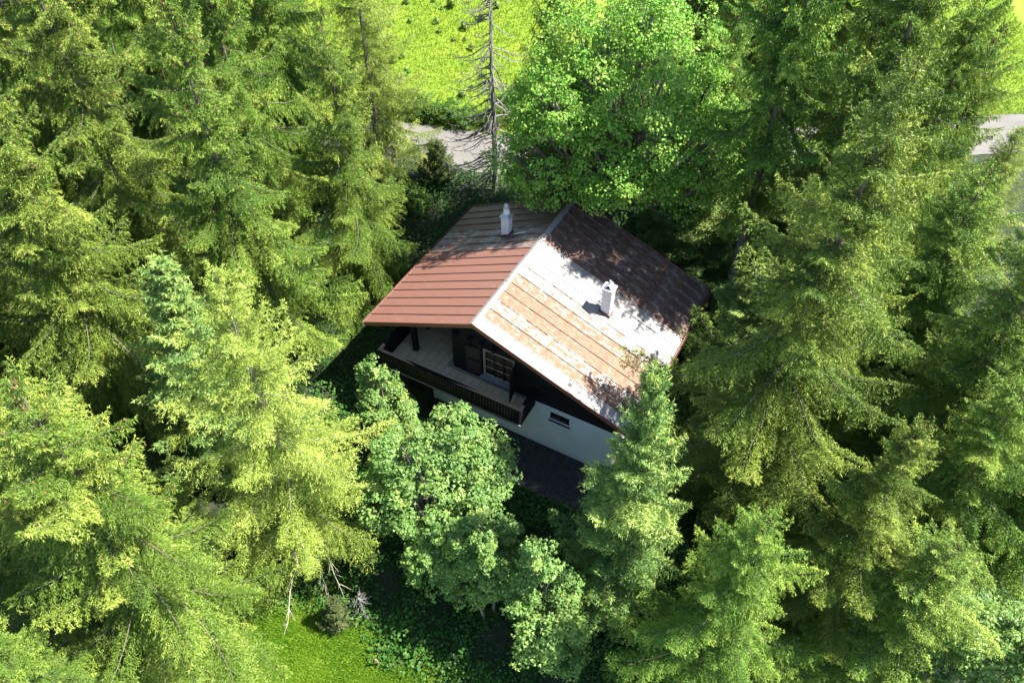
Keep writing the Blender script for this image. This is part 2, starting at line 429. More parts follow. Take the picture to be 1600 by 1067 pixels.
s2 = shutter(.84, 1.9); s2.location = (WX1+.06, YW-.05, WZ0-.1); s2.rotation_euler = (0, 0, R_(-78))

# ---- balcony: slab, tiles, railings
BX0, BX1, BY0, VY = -4.75, 2.86, -.88, 6.6
bal = MB().box(BX0, BX1, BY0, YW-.02, DK-.24, DK-.03).box(BX0, XL-.06, YW-.02, VY, DK-.24, DK-.03).obj('balcony', M['grout'], house)
tm = MB().poly([(-.193,-.193,0),(.193,-.193,0),(.193,.193,0),(-.193,.193,0),(-.187,-.187,.03),(.187,-.187,.03),(.187,.187,.03),(-.187,.187,.03)],
     [(4,5,6,7),(0,1,5,4),(1,2,6,5),(2,3,7,6),(3,0,4,7)]).mesh('floor_tile', M['tile'])
rt = random.Random(3)
y = BY0+.28
while y < VY-.1:
    x = BX0+.26
    while x < BX1-.2:
        if y < YW-.22 or x < XL-.28:
            o = link('floor_tile', tm, bal); o.location = (x, y, DK-.03+rt.uniform(-.002, .002)); o.rotation_euler = (rt.uniform(-.006,.006), rt.uniform(-.006,.006), 0)
        x += .4
    y += .4
# rim beams
MB().box(BX0-.06, BX1+.06, BY0-.06, BY0+.04, DK-.32, DK+.0).obj('edge_beam', M['dark_wood'], bal)
MB().box(BX0-.07, BX0+.04, BY0+.042, VY, DK-.32, DK).obj('edge_beam', M['dark_wood'], bal)
MB().box(BX1-.04, BX1+.06, BY0+.042, YW-.03, DK-.32, DK).obj('edge_beam', M['dark_wood'], bal)
MB().box(BX0-.1, BX1+.1, BY0-.115, BY0-.062, DK-.20, DK-.165).obj('drip_edge', M['rim'], bal)
RT = DK + .93
def board_mesh():
    return MB().poly([(-.066,-.013,0),(.066,-.013,0),(.066,.013,0),(-.066,.013,0),(-.066,-.013,1),(.066,-.013,1),(.066,.013,1),(-.066,.013,1)],
        [(0,3,2,1),(4,5,6,7),(0,1,5,4),(1,2,6,5),(2,3,7,6),(3,0,4,7)]).mesh('railing_board', M['dark_wood_v'])
bm_ = board_mesh()
def rail_run(p0, p1):
    dx, dy = p1[0]-p0[0], p1[1]-p0[1]; n = int(round(math.hypot(dx, dy)/.155)); a = math.atan2(dy, dx)
    for i in range(n):
        t = (i+.5)/n
        o = link('railing_board', bm_, bal); o.location = (p0[0]+dx*t, p0[1]+dy*t, DK-.1); o.rotation_euler = (0, 0, a+rt.uniform(-.02,.02)); o.scale = (1, 1, RT-DK+.06+rt.uniform(-.006,.006))
rail_run((BX0-.03, BY0-.076), (BX1+.03, BY0-.076))
rail_run((BX0-.085, BY0+.02), (BX0-.085, VY))
rail_run((BX1+.076, BY0+.0), (BX1+.076, YW-.03))
MB().box(BX0-.13, BX1+.13, BY0-.13, BY0+.03, RT-.06, RT-.012+.012).obj('top_rail', M['dark_rail'], bal)
MB().box(BX0-.13, BX0+.03, BY0+.032, VY, RT-.06, RT).obj('top_rail', M['dark_rail'], bal)
MB().box(BX1-.03, BX1+.13, BY0+.032, YW-.03, RT-.06, RT).obj('top_rail', M['dark_rail'], bal)
for x in (BX0+.0, -2.2, .35, BX1-.0):
    MB().box(x-.05, x+.05, BY0-.06+.0, BY0+.03, DK+.001, RT-.061).obj('rail_post', M['dark_wood'], bal)
# veranda posts up to the roof and stone piers below
for (x, y) in ((-3.75, .55), (-3.75, 5.9)):
    MB().box(x-.12, x+.12, y-.12, y+.12, DK-.02, zl(x)-UND-.005).obj('post', M['dark_wood_v'], house, bevel=.01)
    MB().box(x-.17, x+.17, y-.17, y+.17, DK-.028, DK+.06).obj('post_base', M['grout'], house)
for (x, y) in ((-4.55, -.6), (-4.55, 2.6), (-4.55, 5.9), (-2.3, -.62)):
    MB().box(x-.13, x+.13, y-.13, y+.13, -.5, DK-.25).obj('pier', M['dark_wood_v'], house)
for i in range(9):
    MB().box(-4.55+.155*i, -4.55+.155*i+.148, YW+.0, YW+.05, -.3, DK-.26).obj('shed_board', M['shutter'], house)

# ---- roof
def slope(side):
    k, wd = (KL, WL) if side < 0 else (KR, WR)
    ln = math.hypot(wd, wd*k); ang = math.atan(k)
    return k, wd, ln, ang
roof = MB()
TH = .2
# structural deck, slightly inset below the sheets
e = .03
roof.prism([(-WL+e, .03, zl(-WL+e)-UND), (0, .03, ZR-UND), (WR-e, .03, zl(WR-e)-UND), (WR-e, .03, zl(WR-e)-.05), (0, .03, ZR-.05), (-WL+e, .03, zl(-WL+e)-.05)],
           [(-WL+e, L-.03, zl(-WL+e)-UND), (0, L-.03, ZR-UND), (WR-e, L-.03, zl(WR-e)-UND), (WR-e, L-.03, zl(WR-e)-.05), (0, L-.03, ZR-.05), (-WL+e, L-.03, zl(-WL+e)-.05)])
rf = roof.obj('roof', M['soffit'], house)
# metal sheets, one object each: a pan with an upstanding seam along its rear edge
NS = 16
pw = L/NS
rr = random.Random(11)
def sheet(side):
    k, wd, ln, ang = slope(side)
    n = 12
    pans = []
    for q in range(3):                         # three slightly different sheets
        g = random.Random(100+q+side)
        v = []; f = []
        prof = [(0, -.02), (0, .0), (.03, .0), (pw*.5, .004), (pw-.055, .0), (pw-.043, .045), (pw-.012, .045), (pw-.004, -.0), (pw-.004, -.02)]
        m_ = len(prof)
        for i in range(n+1):
            t = i/n
            for j, (py, pz) in enumerate(prof):
                dz = g.uniform(-.004, .004) if j in (2, 3, 4) and 0 < i < n else 0
                v.append((side*t*ln, py, pz+dz))
        for i in range(n):
            for j in range(m_-1):
                a = i*m_+j; q4 = (a, a+m_, a+m_+1, a+1)
                f.append(q4 if side > 0 else q4[::-1])
        f.append(tuple(range(m_)) if side > 0 else tuple(range(m_))[::-1])
        f.append(tuple(range(n*m_, n*m_+m_))[::-1] if side > 0 else tuple(range(n*m_, n*m_+m_)))
        me = bpy.data.meshes.new('roof_sheet'); me.from_pydata(v, [], [x[::-1] for x in f]); me.update()
        me.materials.append(M['roof_red'] if side < 0 else M['roof_worn']); pans.append(me)
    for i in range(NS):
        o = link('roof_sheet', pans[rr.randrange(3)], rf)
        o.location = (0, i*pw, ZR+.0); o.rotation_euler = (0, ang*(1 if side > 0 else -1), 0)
        if side < 0:
            o.color = (.36+rr.uniform(-.02,.02), .22, 0, 1) if i < 9 else ((.47,.36,.5,1) if i in (9,10,11) else (.30,.37,.8,1))  # rear sheets greyer, with tree shade put into their paint colour
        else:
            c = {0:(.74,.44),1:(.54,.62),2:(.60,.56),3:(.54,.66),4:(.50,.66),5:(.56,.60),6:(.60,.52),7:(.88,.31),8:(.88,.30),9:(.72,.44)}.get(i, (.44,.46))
            o.color = (*c, .8 if i > 9 else 0, 1)  # sheets at the back darkened in colour for the trees' shade
sheet(-1); sheet(1)
# ridge cap in lengths
for i in range(6):
    a, b = i*L/6, (i+1)*L/6-.012
    rc = MB().prism([(-.17, a, ZR-.17*KL+.05), (0, a, ZR+.062), (.17, a, ZR-.17*KR+.055), (.17, a, ZR-.17*KR+.047), (0, a, ZR+.05), (-.17, a, ZR-.17*KL+.042)],
                    [(-.17, b, ZR-.17*KL+.05), (0, b, ZR+.062), (.17, b, ZR-.17*KR+.055), (.17, b, ZR-.17*KR+.047), (0, b, ZR+.05), (-.17, b, ZR-.17*KL+.042)]).obj('ridge_cap', M['roof_worn'], rf)
    rc.color = (.62, .46, 0, 1)
# verge boards and eave gutters
for y0, y1 in ((-.035, .0), (L, L+.035)):
    MB().prism([(-WL, y0, zl(-WL)-.22), (0, y0, ZR-.22), (0, y0, ZR+.03), (-WL, y0, zl(-WL)+.03)], [(-WL, y1, zl(-WL)-.22), (0, y1, ZR-.22), (0, y1, ZR+.03), (-WL, y1, zl(-WL)+.03)]).obj('verge_board', M['trim'], rf)
    MB().prism([(0.002, y0, ZR-.22), (WR, y0, zl(WR)-.22), (WR, y0, zl(WR)+.03), (0.002, y0, ZR+.03)], [(0.002, y1, ZR-.22), (WR, y1, zl(WR)-.22), (WR, y1, zl(WR)+.03), (0.002, y1, ZR+.03)]).obj('verge_board', M['trim'], rf)
for sx, x in ((-1, -WL), (1, WR)):
    gp = [(x, zl(x)-.05), (x+sx*.02, zl(x)-.14), (x+sx*.08, zl(x)-.17), (x+sx*.14, zl(x)-.13), (x+sx*.15, zl(x)-.05), (x+sx*.14, zl(x)-.05), (x+sx*.125, zl(x)-.12), (x+sx*.08, zl(x)-.15), (x+sx*.03, zl(x)-.12), (x+sx*.012, zl(x)-.05)]
    MB().prism([(a, .02, c) for a, c in gp], [(a, L-.02, c) for a, c in gp]).obj('gutter', M['flash'], rf)
# purlins under the overhang
for x in (-5.2, -2.6, 2.6, 5.3):
    MB().box(x-.09, x+.09, .06, YW+.02 if x > XL else VY, zl(x)-UND-.24 if x > 0 else zl(x)-UND-.26, zl(x)-UND-.06).obj('purlin', M['dark_wood'], rf)

# ---- chimneys
def chimney_base(x0, x1, y0, y1, ztop, name):
    k = min(zl(x0), zl(x1))-.25
    c = MB().box(x0, x1, y0, y1, k, ztop).obj(name, M['chim'], house, bevel=.012)
    f = MB()
    for (a, b, cc, d) in ((x0-.04, x1+.04, y0-.04, y0-.003), (x0-.04, x1+.04, y1+.003, y1+.04), (x0-.04, x0-.003, y0-.003, y1+.003), (x1+.003, x1+.04, y0-.003, y1+.003)):
        f.prism([(a, cc, zl(a)-.1), (b, cc, zl(b)-.1), (b, d, zl(b)-.1), (a, d, zl(a)-.1)], [(a, cc, zl(a)+.16), (b, cc, zl(b)+.16), (b, d, zl(b)+.16), (a, d, zl(a)+.16)])
    f.obj('flashing', M['flash'], c)
    return c
c1 = chimney_base(4.05, 4.52, 4.92, 5.36, 7.36, 'chimney')
MB().box(3.98, 4.59, 4.86, 5.42, 7.362, 7.43).obj('cap_slab', M['chim'], c1, bevel=.01)
MB().box(4.16, 4.41, 5.02, 5.26, 7.432, 7.50).obj('flue', M['dark'], c1)
MB().prism([(4.06, 4.96, 7.432), (4.14, 4.96, 7.432), (4.14, 5.32, 7.432), (4.06, 5.32, 7.432)], [(4.25, 4.96, 7.66), (4.30, 4.96, 7.66), (4.30, 5.32, 7.66), (4.25, 5.32, 7.66)]).obj('cowl_plate', M['chim'], c1)
MB().prism([(4.43, 4.96, 7.432), (4.51, 4.96, 7.432), (4.51, 5.32, 7.432), (4.43, 5.32, 7.432)], [(4.302, 4.96, 7.655), (4.34, 4.96, 7.655), (4.34, 5.32, 7.655), (4.302, 5.32, 7.655)]).obj('cowl_plate', M['chim'], c1)
MB().box(4.26, 4.34, 5.1, 5.18, 7.66, 7.86).obj('finial', M['metal'], c1)
c2 = chimney_base(-2.52, -2.09, 7.03, 7.44, 7.62, 'chimney')
MB().prism([(-2.60, 6.96, 7.622), (-2.02, 6.96, 7.622), (-2.02, 7.51, 7.622), (-2.60, 7.51, 7.622)], [(-2.46, 7.09, 7.80), (-2.16, 7.09, 7.80), (-2.16, 7.38, 7.80), (-2.46, 7.38, 7.80)]).obj('metal_hood', M['metal'], c2)
MB().cyl(-2.31, 7.235, 7.80, 8.12, .17, .15, 16).obj('flue_pipe', M['chim'], c2)
MB().cyl(-2.31, 7.235, 8.12, 8.16, .10, .10, 12).obj('neck', M['dark'], c2)
MB().cyl(-2.31, 7.235, 8.16, 8.30, .15, .13, 16).cyl(-2.31, 7.235, 8.30, 8.36, .13, .04, 16).obj('cowl', M['metal'], c2)
# loose flashing strip beside the rear chimney
MB().prism([(-1.95, 7.05, zl(-1.95)+.06), (-1.2, 7.22, zl(-1.2)+.06), (-1.2, 7.32, zl(-1.2)+.06), (-1.95, 7.15, zl(-1.95)+.06)], [(-1.95, 7.05, zl(-1.95)+.075), (-1.2, 7.22, zl(-1.2)+.075), (-1.2, 7.32, zl(-1.2)+.075), (-1.95, 7.15, zl(-1.95)+.075)]).obj('flashing_strip', M['metal'], rf)

# ---- slate terrace in front of the basement
ter = empty('terrace', (HU, HV, 0), -YAW); tag(ter, kind='structure')
MB().box(.8, 6.6, -2.05, YW-.01, -.5, .045).obj('bedding', M['joint'], ter)
rs = random.Random(8)
gx = [ .85 + .57*i for i in range(11)]; gy = [-2.0 + .43*j for j in range(7)]
P = {}
for i in range(11):
    for j in range(7):
        ed = i in (0, 10) or j in (0, 6)
        P[i, j] = (gx[i] + (0 if ed else rs.uniform(-.17, .17)), gy[j] + (0 if ed else rs.uniform(-.13, .13)))
for i in range(10):
    for j in range(6):
        c = [P[i, j], P[i+1, j], P[i+1, j+1], P[i, j+1]]
        cx = sum(a for a, b in c)/4; cy = sum(b for a, b in c)/4
        def sh(p, d): 
            q = math.hypot(p[0]-cx, p[1]-cy); return (p[0]+(cx-p[0])*d/q, p[1]+(cy-p[1])*d/q)
        h = .075 + rs.uniform(-.008, .01)
        MB().prism([(*sh(p, .022), .03) for p in c], [(*sh(p, .034), h) for p in c]).obj('flagstone', M['slate'], ter)

# ------------------------------------------------------------------ tree generators (numpy)
def needle_tris(P, D, rng, ln, wd, per, spread=.85, tint=None, flat=.0):
    """P points, D shoot direction -> little spiky triangles"""
    P = np.repeat(P, per, 0); D = np.repeat(D, per, 0); n = len(P)
    rv = rng.normal(size=(n, 3)); rv[:, 2] *= (1-flat)
    d = norm(D*.75 + norm(rv)*spread)
    l = ln*rng.uniform(.65, 1.3, n)[:, None]
    s = norm(np.cross(d, rng.normal(size=(n, 3))))*wd*rng.uniform(.7, 1.3, n)[:, None]*.5
    V = np.stack([P - s, P + s, P + d*l], 1).reshape(-1, 3)
    T = np.arange(3*n).reshape(-1, 3)
    t = np.repeat(np.repeat(tint, per) + rng.uniform(-.05, .05, n), 3)
    t[2::3] += .05
    return V, T, np.clip(t, 0, 1)

def sample_strands(start, dirs, length, droop, ds, rng):
    """curved strands -> points, directions, strand id, fraction along it"""
    k = np.maximum(2, np.ceil(length/ds).astype(int))
    sid = np.repeat(np.arange(len(start)), k)
    off = np.concatenate([[0], np.cumsum(k)[:-1]])
    j = np.arange(k.sum()) - np.repeat(off, k)
    fr = (j + rng.uniform(.2, .8, len(j)))/k[sid]
    s = fr*length[sid]
    P = start[sid] + dirs[sid]*s[:, None]
    P[:, 2] -= droop[sid]*s*fr
    D = dirs[sid].copy(); D[:, 2] -= 2*droop[sid]*fr
    return P, norm(D), sid, fr

def conifer(seed, H, R, z0=.10, whorl=.46, nb=5, prof=.85, kind='spruce', lat_ds=.17, ter_ds=.13, needle=(.10,.042,2), ds=.075,
            elev=(38, -12, -26), dens=1.0, tintb=.42, young=.28, cones=0, mats=('spruce', 'bark'), bare=.07, ragged=.25, trunk_r=.014, spread=.6):
    rng = np.random.default_rng(seed)
    # trunk
    tz = np.linspace(-.4, H, 14); bend = rng.normal(size=2)*.012*H
    tp = np.stack([bend[0]*np.sin(tz/H*2.2), bend[1]*np.sin(tz/H*2.6), tz], 1)
    tr = np.maximum(.012, trunk_r*H*(1-tz/H*.985)**.9); tr[0] *= 1.5
    tv, tq = tubes([tp], [tr], 9)
    # branches
    zs = []; z = z0*H
    while z < H*.985:
        zs.append(z); z += whorl*rng.uniform(.7, 1.25)*(0.55 + .45*min(1, (H-z)/(.3*H)))
    B = []
    for z in zs:
        k = max(3, int(round(nb + rng.normal()*.8))); a0 = rng.uniform(0, 6.28)
        for i in range(k):
            B.append((z + rng.uniform(-.12, .12), a0 + 6.283*i/k + rng.normal()*.22))
    nmain = len(B)
    for i in range(int(nmain*.55)): B.append((rng.uniform(z0*H, .93*H), rng.uniform(0, 6.283)))
    B = np.array(B); nB = len(B)
    zf = np.clip(B[:, 0]/H, 0, 1)
    lobes = 1 + .13*np.sin(B[:, 1]*2 + rng.uniform(0, 6)) + .10*np.sin(B[:, 1]*3 + B[:, 0]*.8 + rng.uniform(0, 6))
    up = np.clip((1-zf), 0, 1)
    Lb = R*(up**prof)*np.interp(zf, [0, z0+.02, z0+.16, 1], [.55, .62, 1, 1])*lobes*np.clip(rng.normal(1, ragged, nB), .45, 1.45)*np.where(np.arange(nB) < nmain, 1., .42) + .16
    e_top, e_mid, e_low = elev
    e0 = np.radians(np.interp(up, [0, .12, .45, 1], [62, e_top, e_mid+8, e_low+14]) + rng.normal(size=nB)*7)
    sag = np.radians(np.interp(up, [0, .2, .6, 1], [0, -10, -24, -30]) + rng.normal(size=nB)*6)
    upt = np.radians(np.interp(up, [0, .3, 1], [0, 14, 30]) + rng.normal(size=nB)*8)
    K = 12; t = np.linspace(0, 1, K)
    el = e0[:, None] + sag[:, None]*np.sin(np.pi*np.minimum(1, t*1.25))[None] + upt[:, None]*np.clip(t-.55, 0, 1)[None]*2
    az = B[:, 1][:, None] + (rng.normal(size=nB)*.25)[:, None]*t[None] + np.cumsum(rng.normal(size=(nB, K))*.05, 1)
    step = (Lb/(K-1))[:, None]
    dx = np.cos(el)*np.cos(az)*step; dy = np.cos(el)*np.sin(az)*step; dz = np.sin(el)*step
    bx = np.interp(B[:, 0], tz, tp[:, 0]); by = np.interp(B[:, 0], tz, tp[:, 1])
    Pb = np.stack([bx[:, None] + np.cumsum(dx, 1) - dx[:, :1], by[:, None] + np.cumsum(dy, 1) - dy[:, :1], B[:, 0][:, None] + np.cumsum(dz, 1) - dz[:, :1]], -1)
    br = [np.maximum(.005, (.008 + .007*l)*(1 - t*.9)) for l in Lb]
    bv, bq = tubes(list(Pb), br, 4)
    # laterals
    nl = np.maximum(4, (Lb/lat_ds*dens).astype(int))
    bid = np.repeat(np.arange(nB), nl*2)
    off = np.concatenate([[0], np.cumsum(nl*2)[:-1]]); j = np.arange((nl*2).sum()) - np.repeat(off, nl*2)
    side = np.where(j % 2, 1., -1.)
    tt = bare + (1-bare)*((j//2 + rng.uniform(0, 1, len(j)))/nl[bid]); tt = np.clip(tt, 0, .999)
    i0 = np.minimum((tt*(K-1)).astype(int), K-2); fr = tt*(K-1) - i0
    S = Pb[bid, i0]*(1-fr)[:, None] + Pb[bid, i0+1]*fr[:, None]
    T = norm(Pb[bid, i0+1] - Pb[bid, i0])
    sd = norm(np.cross(T, np.array([0, 0, 1.])))*side[:, None]
    if kind == 'larch':
        ll = np.minimum(.22 + .34*Lb[bid]*(1-tt)**.6, 1.05)*rng.uniform(.5, 1.25, len(bid))
        Dl = norm(T*.85 + sd*rng.uniform(.25, .75, len(bid))[:, None] + np.array([0, 0, -.12]) + rng.normal(size=S.shape)*.16)
        dr = rng.uniform(.15, .75, len(bid))
    else:
        ll = np.minimum(.13 + .40*Lb[bid]*(1-tt)**.75, .95)*rng.uniform(.6, 1.2, len(bid))
        Dl = norm(T*.70 + sd*.85 + np.array([0, 0, -.10]) + rng.normal(size=S.shape)*.12)
        dr = rng.uniform(.25, .80, len(bid))
    # branch leader as an extra strand
    lead = Pb[:, -2]; leadD = norm(Pb[:, -1]-Pb[:, -2])
    S = np.concatenate([S, lead]); Dl = np.concatenate([Dl, leadD]); ll = np.concatenate([ll, np.full(nB, .3)+Lb*.05]); dr = np.concatenate([dr, np.zeros(nB)-.1]); bid2 = np.concatenate([bid, np.arange(nB)])
    br_t = np.clip(tintb + rng.normal(size=nB)*.13, 0, 1)
    P1, D1, s1, f1 = sample_strands(S, Dl, ll, dr, ds, rng)
    tlat = np.concatenate([tt, np.ones(nB)])
    yl = np.clip(rng.normal(.55, .35, len(S)) + .45*(tlat-.5), 0, 1.2)  # young growth, also lightened toward branch tips to paint in sunlit clumps
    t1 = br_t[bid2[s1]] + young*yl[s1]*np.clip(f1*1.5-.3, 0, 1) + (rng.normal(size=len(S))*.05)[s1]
    # tertiary
    k3 = np.maximum(1, (ll/ter_ds).astype(int))*2
    lid = np.repeat(np.arange(len(S)), k3); off = np.concatenate([[0], np.cumsum(k3)[:-1]]); j = np.arange(k3.sum()) - np.repeat(off, k3)
    ft = np.clip(.12 + .88*(j//2 + rng.uniform(0, 1, len(j)))/(k3[lid]/2), 0, 1); sgn = np.where(j % 2, 1., -1.)
    s = ft*ll[lid]; S3 = S[lid] + Dl[lid]*s[:, None]; S3[:, 2] -= dr[lid]*s*ft
    s3 = norm(np.cross(Dl[lid], np.array([0, 0, 1.])))*sgn[:, None]
    D3 = norm(Dl[lid]*.75 + s3*.75 + np.array([0, 0, -.25 if kind != 'larch' else -.35]) + rng.normal(size=S3.shape)*.2)
    l3 = (.05 + .32*ll[lid]*(1-ft))*rng.uniform(.7, 1.2, len(lid))
    if kind == 'larch': l3 = (.10 + .30*ll[lid]*(1-ft))*rng.uniform(.6, 1.3, len(lid))
    P3, D3s, q3, f3 = sample_strands(S3, D3, l3, np.full(len(lid), .4), ds, rng)
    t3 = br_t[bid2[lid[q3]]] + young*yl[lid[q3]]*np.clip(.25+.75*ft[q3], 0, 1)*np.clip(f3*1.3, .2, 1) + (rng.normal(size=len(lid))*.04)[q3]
    PP = np.concatenate([P1, P3]); DD = np.concatenate([D1, D3s]); tt_ = np.concatenate([t1, t3])
    kb = np.maximum(3, (Lb/ds*1.3).astype(int)); ib = np.repeat(np.arange(nB), kb); tb = .10 + .9*rng.uniform(size=len(ib)); i0 = np.minimum((tb*(K-1)).astype(int), K-2); fr = (tb*(K-1)-i0)[:, None]
    PP = np.concatenate([PP, Pb[ib, i0]*(1-fr) + Pb[ib, i0+1]*fr + np.array([0, 0, .015])]); DD = np.concatenate([DD, norm(norm(Pb[ib, i0+1]-Pb[ib, i0])*.5 + rng.normal(size=(len(ib), 3))*.5 + np.array([0, 0, .5]))]); tt_ = np.concatenate([tt_, br_t[ib] + rng.normal(size=len(ib))*.08])
    # leader shoot at the very top
    tv2 = np.linspace(H-.5, H+.15, 14); top = np.stack([np.full(14, tp[-1, 0]), np.full(14, tp[-1, 1]), tv2], 1)
    PP = np.concatenate([PP, top]); DD = np.concatenate([DD, np.tile([[0, 0, 1.]], (14, 1))]); tt_ = np.concatenate([tt_, np.full(14, tintb+young)])
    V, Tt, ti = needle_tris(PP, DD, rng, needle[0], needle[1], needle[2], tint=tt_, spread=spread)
    d = {'trunk': npmesh('trunk', tv, tq, M[mats[1]], smooth=True, quads=True),
         'branches': npmesh('branches', bv, bq, M[mats[1]], smooth=True, quads=True),
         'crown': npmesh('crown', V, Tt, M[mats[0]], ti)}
    if cones:
        # hanging cones near the ends of upper branches
        cand = np.where((zf > .5))[0]; sel = rng.choice(cand, cones); cv = []; cq = []; ct = []; b = 0
        for c in sel:
            p = Pb[c, rng.integers(7, 12)] + rng.normal(size=3)*np.array([.12, .12, .04]); h = rng.uniform(.13, .19); r = .026
            ring = np.array([[math.cos(a), math.sin(a)] for a in np.arange(5)*6.283/5])
            lv = [p] + [p + np.array([x*r, y*r, -h*.3]) for x, y in ring] + [p + np.array([x*r*.9, y*r*.9, -h*.75]) for x, y in ring] + [p - np.array([0, 0, h])]
            cv += lv
            for i in range(5):
                k = (i+1) % 5
                cq += [(b, b+1+i, b+1+k), (b+1+i, b+6+i, b+1+k), (b+1+k, b+6+i, b+6+k), (b+6+i, b+11, b+6+k)]
            ct += [rng.uniform()]*12; b += 12
        d['cones'] = npmesh('cones', cv, cq, M['cone'], ct)
    return d

LEAF = np.array([(0,0,0), (-.56,.30,.03), (-.20,.50,-.02), (0,1,.04), (.20,.50,-.02), (.56,.30,.03)])
LEAF_T = np.array([(0,2,1), (0,3,2), (0,4,3), (0,5,4)])
OVAL = np.array([(0,0,0), (-.40,.5,.06), (0,1,0), (.40,.5,.06)]); OVAL_T = np.array([(0,2,1), (0,3,2)])
def leaves(P, Nrm, rng, size, tint, shape='maple', jit=.45):
    n = len(P); base, tri = (LEAF, LEAF_T) if shape == 'maple' else (OVAL, OVAL_T)
    nn = norm(Nrm + rng.normal(size=(n, 3))*jit)
    u = norm(np.cross(nn, rng.normal(size=(n, 3)))); v = np.cross(nn, u)
    s = size*rng.uniform(.65, 1.25, n)[:, None, None]
    V = P[:, None, :] + s*(base[None, :, 0:1]*u[:, None, :] + (base[None, :, 1:2]-.4)*v[:, None, :] + base[None, :, 2:3]*nn[:, None, :])
    T = (tri[None] + (np.arange(n)*len(base))[:, None, None]).reshape(-1, 3)
    return V.reshape(-1, 3), T, np.repeat(np.clip(tint, 0, 1), len(base))

def broadleaf(seed, lobes, trunk_h, n_clump, per, leaf, clump_r, mats=('maple', 'maple_bark'), trunk_r=.2, shape='maple', tintb=.45, stems=1, shell=.72):
    """lobes: list of (x,y,z,rx,ry,rz)"""
    rng = np.random.default_rng(seed); lb = np.array(lobes, float)
    wgt = (lb[:, 3]*lb[:, 4]*lb[:, 5])**.67; wgt /= wgt.sum()
    li = rng.choice(len(lb), n_clump*2, p=wgt)
    d = norm(rng.normal(size=(len(li), 3))); rr = np.where(rng.uniform(size=len(li)) < shell, rng.uniform(.82, 1.04, len(li)), rng.uniform(.3, .85, len(li)))
    ph = rng.uniform(0, 6.28, (6, 3)); kk = rng.normal(size=(6, 3))*2.6
    bumpy = 1 + .10*np.sin(d@kk.T + ph[:, 0]).sum(1)/1.6
    C = lb[li, :3] + d*lb[li, 3:]*(rr*bumpy)[:, None]
    # drop clumps buried deep inside another lobe
    dd = np.min(np.stack([np.linalg.norm((C-l[:3])/l[3:], axis=1) for l in lb], 1), 1)
    keep = np.where((dd > .72) | (rng.uniform(size=len(C)) < .35))[0][:n_clump]
    C = C[keep]; d = d[keep]; li = li[keep]; nC = len(C)
    R1 = clump_r*rng.uniform(.6, 1.35, nC)
    ci = np.repeat(np.arange(nC), per); n = len(ci)
    q = norm(rng.normal(size=(n, 3))); q[:, 2] = np.abs(q[:, 2])*np.where(rng.uniform(size=n) < .8, 1, -.6)
    r = rng.uniform(.35, 1, n)**.6
    out = norm(d + np.array([0, 0, .55]))
    P = C[ci] + q*np.array([1, 1, .62])*(R1[ci]*r)[:, None]
    nr = norm(q*.55 + out[ci]*.45 + np.array([0, 0, .45]))
    tint = tintb + (rng.normal(size=nC)*.13)[ci] + rng.normal(size=n)*.10 + .16*(rng.uniform(size=n) < .12)
    V, T, ti = leaves(P, nr, rng, leaf, tint, shape)
    paths = []; rad = []
    mids = {}
    for s_ in range(stems):
        a = 6.283*s_/max(1, stems); bx = .25*math.cos(a)*(stems > 1); by = .25*math.sin(a)*(stems > 1)
        zt = np.linspace(-.4, trunk_h, 6)
        paths.append(np.stack([bx + .06*np.sin(zt*1.3+s_) + bx*zt*.25, by + .06*np.cos(zt*1.1+s_) + by*zt*.25, zt], 1)); rad.append(trunk_r*(1-.35*np.linspace(0, 1, 6))*np.r_[1.4, np.ones(5)])
    fork = paths[0][-1]
    for i, l in enumerate(lb):
        st = paths[i % stems][-1]; e = l[:3] + np.array([0, 0, .1*l[5]]); tt = np.linspace(0, 1, 7)[:, None]
        pm = st*(1-tt) + e*tt; pm[:, 2] += np.sin(tt[:, 0]*np.pi)*.25*np.linalg.norm(e[:2]-st[:2])*-.3; pm[1:-1] += rng.normal(size=(5, 3))*.07
        paths.append(pm); rad.append(trunk_r*.55*(1-.6*tt[:, 0])); mids[i] = pm
    for c in range(0, nC):
        if rng.uniform() < .30:
            pm = mids[li[c]]; s0 = pm[rng.integers(2, 6)]; tt = np.linspace(0, 1, 5)[:, None]
            pp = s0*(1-tt) + C[c]*tt; pp[:, 2] -= np.sin(tt[:, 0]*np.pi)*.12; paths.append(pp); rad.append(trunk_r*.10*(1-.75*tt[:, 0])+.004)
    tv, tq = tubes(paths[:stems], rad[:stems], 9); bv, bq = tubes(paths[stems:], rad[stems:], 4)
    return {'trunk': npmesh('trunk', tv, tq, M[mats[1]], smooth=True, quads=True),
            'branches': npmesh('branches', bv, bq, M[mats[1]], smooth=True, quads=True),
            'crown': npmesh('crown', V, T, M[mats[0]], ti)}

